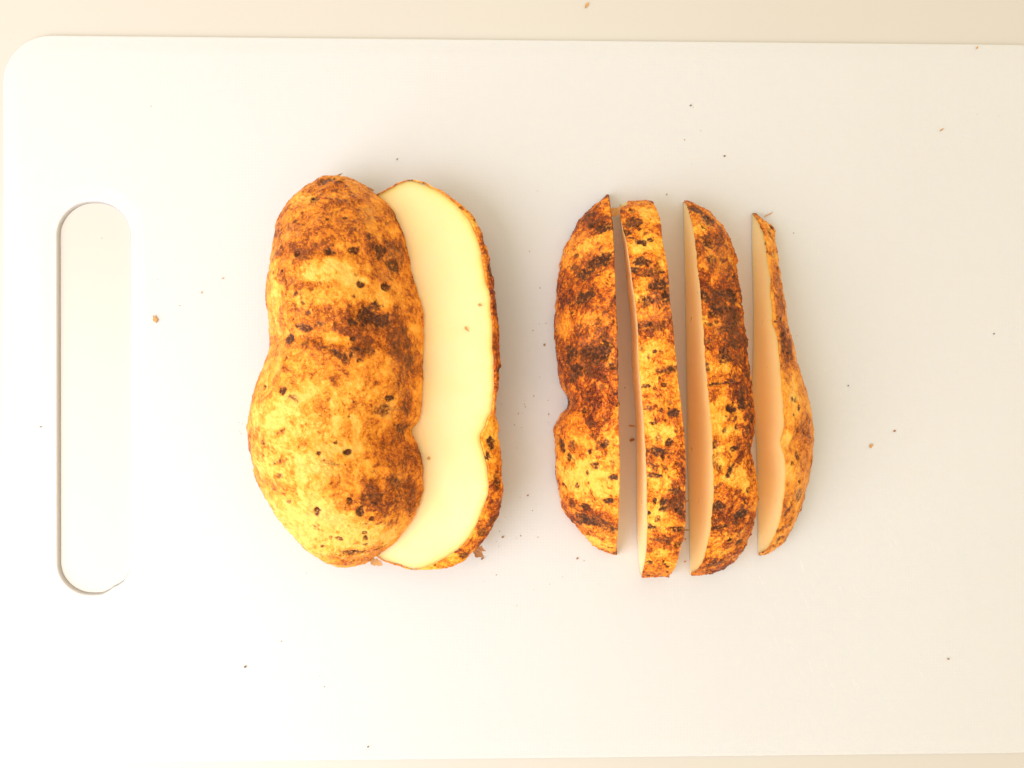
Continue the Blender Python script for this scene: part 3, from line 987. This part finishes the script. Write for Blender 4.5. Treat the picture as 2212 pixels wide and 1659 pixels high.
c = at(1420, 830)
w2 = Piece(OW, EX, EZ, W2A, W2B, const(66), const(96), prof([(0, .034), (.5, .040), (1, .036)]), endp=(3.2, 2.4), silA=False, silB=True, nt=140)
r2 = thing('potato_wedge', 'second potato wedge from the left, narrow, a skin shred at its top corner', 'potato wedge', (c[0], c[1], 0), GR)
S2 = build_piece(w2, r2, (c[0], c[1], 0), MAT_SKIN_B,
            [(1366, 478, 24, 16, 0, .75), (1350, 500, 14, 10, 0, .8), (1355, 512, 22, 3, 10, .7), (1386, 521, 12, 7, 0, .95), (1405, 516, 8, 6, 0, .9), (1384, 566, 18, 14, 20, .9), (1370, 582, 14, 7, 0, .8), (1420, 615, 22, 15, 0, .95), (1408, 590, 24, 12, 0, .6),
             (1440, 640, 14, 20, 0, .7), (1400, 650, 14, 14, 0, .6), (1390, 700, 24, 10, 0, .55), (1425, 705, 20, 8, 0, .6), (1400, 770, 4, 8, 0, .5), (1450, 795, 18, 10, 0, .7), (1425, 800, 10, 6, 0, .6), (1395, 835, 14, 5, 0, .8), (1400, 880, 10, 8, 0, .6), (1456, 893, 13, 10, 0, .95), (1412, 914, 7, 5, 0, .8),
             (1445, 956, 9, 12, 20, .95), (1416, 977, 20, 12, 0, .9), (1440, 977, 14, 5, 15, .8), (1413, 1030, 18, 6, 0, .8), (1462, 1065, 20, 12, 0, .8), (1440, 1090, 16, 20, 0, .6), (1470, 1095, 14, 18, 0, .7), (1414, 1082, 6, 8, 0, .9), (1402, 1108, 5, 7, 0, .8),
             (1468, 1145, 22, 6, 10, .9), (1408, 1140, 10, 5, 0, .8), (1430, 1165, 30, 6, 0, .6), (1445, 1172, 6, 8, 0, .7), (1400, 1215, 10, 6, 0, .5)],
            [(1380, 600, 60, 60, 0, .3), (1425, 620, 50, 70, 0, .6), (1430, 700, 50, 40, 0, .4), (1450, 800, 40, 40, 0, .2), (1465, 1080, 30, 60, 0, .45), (1420, 1165, 60, 22, 0, .3),
             (1400, 465, 26, 26, 0, -.6), (1395, 530, 34, 12, 0, -.5), (1385, 630, 14, 30, 0, -.6), (1405, 750, 50, 40, 0, -.3), (1400, 820, 40, 20, 0, -.6), (1430, 940, 34, 24, 0, -.5), (1420, 1040, 60, 40, 0, -.6), (1400, 1110, 24, 30, 0, -.5), (1430, 1205, 50, 20, 0, -.4)],
            [(1425, 660, 40, 70, 0, .35)], 190, 0.15, 0.5, 1.3, base=(base_from(W2base), True), baseB=drop(0.0), speck=.9)

c = at(1550, 830)
w3 = Piece(OW, EX, EZ, W3A, W3B, const(93),
           prof([(0, 178), (.10, 178), (.20, 150), (.28, 132), (.5, 128), (.8, 132), (.88, 150), (.95, 178), (1, 178)]),
           prof([(0, .034), (.5, .0385), (1, .036)]), endp=(2.6, 2.0), silA=False, silB=True, nt=170)
r3 = thing('potato_wedge', 'third potato wedge from the left, yellow cut face and very dark skin patches', 'potato wedge', (c[0], c[1], 0), GR)
build_piece(w3, r3, (c[0], c[1], 0), MAT_SKIN_B,
            [(1505, 455, 22, 12, 30, .8), (1531, 475, 20, 14, 30, .75), (1532, 525, 12, 11, 0, .8), (1520, 512, 14, 3, 20, .7), (1548, 512, 9, 4, 0, .6), (1540, 560, 16, 12, 0, .6), (1565, 560, 8, 7, 0, .7), (1585, 580, 6, 6, 0, .7),
             (1525, 638, 16, 16, 0, .95), (1583, 640, 17, 18, 0, 1), (1555, 630, 20, 12, 0, .7), (1555, 665, 30, 20, 0, .7), (1590, 690, 16, 20, 0, .7), (1535, 700, 14, 6, 0, .7), (1570, 712, 30, 8, 0, .6), (1590, 745, 14, 12, 0, .7), (1530, 735, 14, 8, 0, .5), (1570, 770, 20, 14, 0, .6), (1525, 790, 10, 14, 0, .6), (1600, 775, 8, 14, 0, .5),
             (1583, 884, 14, 9, 25, 1), (1601, 868, 12, 16, 0, .75), (1560, 828, 26, 4, -8, .9), (1625, 905, 7, 14, 0, .95), (1591, 925, 5, 7, 0, .8), (1567, 930, 7, 8, 0, .7), (1587, 970, 9, 7, -20, .9), (1545, 962, 8, 10, 0, .6), (1608, 905, 5, 6, 0, .6), (1610, 830, 4, 5, 0, .5),
             (1577, 1022, 6, 26, 30, .8), (1556, 1012, 8, 10, 0, .7), (1548, 1098, 18, 14, 0, .85), (1602, 1113, 24, 14, -15, 1), (1560, 1138, 26, 5, -8, .95), (1590, 1130, 6, 8, 0, .8), (1578, 1167, 8, 6, 0, .85), (1598, 1172, 11, 6, -30, .9),
             (1550, 1220, 30, 8, -15, .6), (1545, 1050, 8, 8, 0, .5), (1600, 1060, 4, 5, 0, .4)],
            [(1555, 640, 90, 60, 0, .7), (1560, 740, 80, 50, 0, .4), (1515, 465, 50, 24, 30, .4), (1570, 520, 50, 40, 0, .3), (1560, 1110, 80, 22, 0, .45), (1560, 1225, 60, 16, 0, .35),
             (1512, 498, 18, 14, 0, -.6), (1545, 590, 34, 14, 0, -.15), (1575, 800, 40, 20, 0, -.3), (1565, 905, 60, 40, 0, -.55), (1595, 1035, 34, 34, 0, -.8), (1560, 985, 40, 24, 0, -.4), (1560, 1165, 60, 24, 0, -.5), (1545, 1195, 40, 16, 0, -.6), (1520, 685, 12, 14, 0, -.7)],
            [(1555, 540, 50, 60, 0, .45), (1575, 700, 40, 40, 0, .5)], 240, 0.14, 0.6, 1.3, base=(base_from(W3base), True), baseB=drop(0.0), speck=.9,
            dents=[(1583, 884, 16, 12, 20, 1.0), (1600, 985, 40, 14, -30, 1.2), (1600, 1113, 22, 14, 0, .8)])

c = at(1690, 830)
w4 = Piece(OW, EX, EZ, W4A, W4B, const(126), const(180), prof([(0, .028), (.35, .033), (.7, .0385), (1, .036)]), endp=(2.3, 1.8), silA=False, silB=True, nt=150)
r4 = thing('potato_wedge', 'fourth potato wedge, the thin outermost slice on the right with a broad cream cut face', 'potato wedge', (c[0], c[1], 0), GR)
build_piece(w4, r4, (c[0], c[1], 0), MAT_SKIN_A,
            [(1672, 631, 3, 5, 0, .9), (1678, 640, 6, 8, 0, .6), (1690, 690, 14, 8, 0, .9), (1675, 695, 8, 4, 0, .8), (1665, 505, 4, 18, -30, .7), (1690, 740, 8, 20, 0, .7), (1700, 765, 5, 7, 0, .8), (1700, 820, 5, 7, 0, .6), (1714, 862, 5, 6, 0, .8), (1742, 893, 8, 12, 0, .95),
             (1728, 880, 5, 8, 0, .9), (1722, 930, 4, 8, 0, .6), (1736, 935, 5, 6, 0, .9), (1726, 985, 8, 10, 0, .7), (1712, 1000, 5, 6, 0, .6), (1705, 1105, 16, 6, -45, .7), (1730, 1070, 12, 16, 0, .6), (1685, 1165, 12, 7, -30, .8), (1745, 1000, 5, 20, 0, .4)],
            [(1685, 650, 24, 90, 0, .8), (1700, 760, 26, 60, 0, .7), (1745, 960, 14, 110, 0, .5), (1725, 1080, 40, 60, 0, .4), (1740, 930, 20, 80, 0, .25), (1720, 850, 20, 30, 0, -.4), (1715, 1020, 24, 30, 0, -.4), (1700, 950, 14, 20, 0, -.3)],
            [(1690, 600, 20, 60, 0, .3), (1735, 880, 20, 60, 0, .5)], 290, 0.08, 0.45, 1.0, base=(base_from(W4base), True), baseB=None, speck=.8,
            dents=[(1695, 692, 20, 10, 0, 1.2), (1720, 965, 30, 18, 0, 1.0)])


# ================================================================== SHREDS AND CRUMBS
def chip(name, vx, vy, z, L, W, ang, mat, parent=None, origin=None, curl=0.3, thick=0.00025, n=9, jag=0.35, tilt=0.0):
    """A small curled flake with real thickness, ragged outline."""
    p = at(vx, vy, z)
    top = []
    for i in range(n):
        t = i / (n - 1) * 2 - 1
        w = W / 2 * (1 - abs(t) ** 2.2) ** 0.6 if abs(t) < 1 else 0.08 * W
        w *= 1 + random.uniform(-jag, jag)
        s = t * L / 2
        zz = curl * L * (t * t) * 0.5
        for sgn in (-1, 1):
            top.append((s, sgn * w + random.uniform(-.1, .1) * W, zz + random.uniform(0, .12) * W))
    V = []
    ca, sa = math.cos(math.radians(ang)), math.sin(math.radians(ang))
    for lay in (thick, 0):
        for (x, y, zz) in top:
            zz2 = zz + lay + max(0, x * math.sin(math.radians(tilt)))
            V.append((p[0] + x * ca - y * sa, p[1] + x * sa + y * ca, p[2] + zz2))
    F = []
    m = 2 * n
    for i in range(n - 1):
        a = 2 * i
        F.append((a, a + 1, a + 3, a + 2))
        F.append((m + a + 2, m + a + 3, m + a + 1, m + a))
        F.append((a, a + 2, m + a + 2, m + a))
        F.append((a + 1, m + a + 1, m + a + 3, a + 3))
    F.append((0, m, m + 1, 1))
    F.append((m - 2, m - 1, 2 * m - 1, 2 * m - 2))
    if parent is None:
        return link_mesh(name, V, F, mat, None, tuple(p), np.zeros(len(F), bool))
    return link_mesh(name, V, F, mat, parent, origin, np.zeros(len(F), bool))


def surf_z(vx, vy):
    """Height of the slab's cut plane under a photo point."""
    P0 = slab_pc.O
    return float(on_plane(np.array(vx), np.array(vy), P0, slab_pc.ez)[2])


oc = np.array([*at(1420, 830)[:2], 0])
chip('skin_shred', 1330, 457, 0.006, 0.0075, 0.0028, 12, MAT_CRUMB_TAN, r2, oc, 0.1)
chip('skin_shred', 1481, 1083, 0.028, 0.0022, 0.0006, 30, MAT_CRUMB_BROWN, r2, oc, 0.4)
chip('skin_shred', 1478, 1145, 0.026, 0.0035, 0.0007, 5, MAT_CRUMB_BROWN, r2, oc, 0.3)
oc = np.array([*at(1690, 830)[:2], 0])
oc3 = np.array([*at(1550, 830)[:2], 0])
chip('skin_shred', 1634, 1083, 0.020, 0.0028, 0.0005, 50, MAT_CRUMB_BROWN, r3, oc3, 0.4)
oc1 = np.array([*at(890, 830)[:2], 0])
chip('skin_shred', 1035, 1190, 0.008, 0.0050, 0.0038, 60, MAT_SHRED, r_slab, oc1, 0.25, jag=.5)
chip('skin_shred', 812, 1214, 0.011, 0.0055, 0.0022, -20, MAT_CRUMB_TAN, r_slab, oc1, 0.2, jag=.5)
ot = np.array([*at(730, 830)[:2], 0])
chip('skin_shred', 733, 378, 0.004, 0.0030, 0.0004, 20, MAT_CRUMB_BROWN, r_top, ot, 0.4)
chip('skin_shred', 800, 409, 0.018, 0.0032, 0.0010, -20, MAT_CRUMB_BROWN, r_top, ot, 0.3)

FL = 'loose bits of potato skin'
flakes = [
    (336, 690, 0, .0042, .0020, 110, 't', 'curled tan peel flake on the bare board right of the handle slot'),
    (1659, 464, 0, .0056, .0008, 28, 't', 'thin tan shred of skin beside the top tip of the outermost wedge'),
    (1365, 920, 0, .0040, .0010, -5, 't', 'upper tan flake in the gap between the first and second wedges'),
    (1365, 950, 0, .0028, .0019, 20, 'b', 'squarish brown flake in the gap between the first and second wedges'),
    (1881, 963, 0, .0024, .0014, 60, 't', 'larger orange crumb on the empty board right of the wedges'),
    (1932, 931, 0, .0015, .0009, 20, 'b', 'smaller brown crumb right of the orange crumb on the empty board'),
    (2033, 281, 0, .0022, .0010, 35, 't', 'oval tan crumb near the top right of the board'),
    (436, 632, 0, .0010, .0007, 70, 't', 'tiny tan crumb left of the large potato half, the lower of two'),
    (482, 601, 0, .0010, .0007, 20, 't', 'tiny tan crumb left of the large potato half, the upper of two'),
    (530, 1440, 0, .0014, .0010, 10, 'd', 'dark soil speck on the board at lower left'),
    (1492, 228, 0, .0010, .0008, 0, 'd', 'single dark speck on the board above the wedges'),
    (1565, 337, 0, .0010, .0008, 0, 'd', 'dark speck between the third wedge and the top of the board'),
    (2048, 1423, 0, .0011, .0009, 0, 'b', 'brown speck on the board near the lower right corner'),
    (1042, 1206, 0, .0016, .0013, 30, 'b', 'brown crumb just below the skin shred of the cut half'),
    (1086, 1160, 0, .0014, .0010, 30, 'b', 'brown crumb on the board right of the cut half near its lower end'),
    (858, 344, 0, .0012, .0005, 60, 'd', 'small dark sliver on the board above the two potato halves'),
    (2110, 103, 0, .0014, .0010, 80, 't', 'pale tan crumb at the top edge of the board on the right'),
    (1480, 1165, 0, .0012, .0010, 30, 't', 'tan crumb in the gap between the second and third wedges'),
    (1480, 1213, 0, .0014, .0008, 30, 't', 'pale crumb low in the gap between the second and third wedges'),
    (1354, 598, 0, .0010, .0009, 30, 'b', 'brown speck high in the gap between the first and second wedges'),
    (1247, 1206, 0, .0012, .0009, 30, 'b', 'brown crumb below the lower tip of the first wedge'),
    (795, 1613, 0, .0009, .0007, 30, 'd', 'dark speck near the bottom edge of the board'),
    (1176, 745, 0, .0012, .0010, 30, 'b', 'brown crumb beside the left flank of the first wedge'),
    (1185, 895, 0, .0010, .0006, 60, 'b', 'small crumb left of the notch in the first wedge'),
    (1440, 420, 0, .0010, .0006, 60, 'b', 'brown speck on the board above the second wedge'),
    (1832, 833, 0, .0008, .0006, 60, 'd', 'tiny dark speck right of the outermost wedge'),
    (2147, 721, 0, .0009, .0006, 60, 'd', 'tiny dark speck near the right edge of the board'),
    (1120, 893, 0, .0010, .0004, 60, 'b', 'thin brown sliver on the board right of the cut half'),
    (1140, 1070, 0, .0012, .0007, 10, 'b', 'brown crumb right of the lower part of the cut half'),
    (88, 922, 0, .0010, .0006, 10, 'd', 'tiny dark speck on the board left of the handle slot'),
]
MM_ = {'t': MAT_CRUMB_TAN, 'b': MAT_CRUMB_BROWN, 'd': MAT_CRUMB_DARK}
for (vx, vy, z, L, W, a, m, lab) in flakes:
    o = chip('crumb', vx, vy, 0.0001 + z, L * .72, W * .66, a, MM_[m], curl=0.25, thick=max(0.00022, W * .25), n=7)
    tag(o, lab, 'crumb', FL)
o = chip('crumb', 1267, 12, z0 + 0.0001, .0024, .0010, 60, MAT_CRUMB_TAN, curl=.2)
tag(o, 'tan crumb on the countertop above the board', 'crumb', FL)
for vx, vy, L, W, a, m, lab in ((1008, 711, .0022, .0009, -50, 't', 'olive brown flake in the middle of the cream cut face'),
                                (1037, 659, .0016, .0008, -20, 't', 'small flake at the right edge of the cream cut face'),
                                (926, 990, .0014, .0012, 0, 't', 'round tan crumb low on the cream cut face beside the brown half')):
    o = chip('crumb', vx, vy, surf_z(vx, vy) + 0.0004, L, W, a, MM_[m], curl=.2, n=7)
    tag(o, lab, 'crumb', FL)


def dust():
    V, F = [], []
    rg = random.Random(5)

    def grain(x, y, z, r):
        b = len(V)
        V.extend([(x + r * rg.uniform(.6, 1.3), y, z), (x, y + r * rg.uniform(.5, 1), z), (x - r * rg.uniform(.6, 1.3), y, z),
                  (x, y - r * rg.uniform(.5, 1), z), (x, y, z + r * 0.7), (x, y, z - r * .2)])
        for a, c_ in ((0, 1), (1, 2), (2, 3), (3, 0)):
            F.append((b + a, b + c_, b + 4)); F.append((b + c_, b + a, b + 5))
    zones = [((300, 480), (1, 1), 10, 300, 200), ((1130, 900), 0, 34, 45, 330), ((1170, 700), 0, 26, 30, 200), ((1490, 290), 0, 10, 60, 60),
             ((1100, 1160), 0, 20, 60, 90), ((1340, 900), 0, 8, 14, 300), ((620, 1400), 0, 16, 200, 150), ((1150, 1270), 0, 14, 160, 60),
             ((360, 700), 0, 6, 40, 120), ((1800, 700), 0, 12, 350, 500), ((520, 930), 0, 10, 25, 60), ((400, 400), 0, 12, 250, 260), ((2100, 200), 0, 5, 80, 140)]
    for (cx, cy), _, n, sx, sy in zones:
        for k in range(int(n * 0.45)):
            p = at(cx + rg.gauss(0, .5) * sx, cy + rg.gauss(0, .5) * sy)
            r = rg.choice((.00012, .00018, .00018, .00028))
            grain(p[0], p[1], 0.0001, r)
    V = np.array(V)
    o = link_mesh('fine_crumbs', V, F, MAT_CRUMB_BROWN, smooth=np.zeros(len(F), bool))
    o['kind'] = 'stuff'
    tag(o, 'fine brown dust of soil and skin sprinkled over the white board', 'crumbs')


dust()
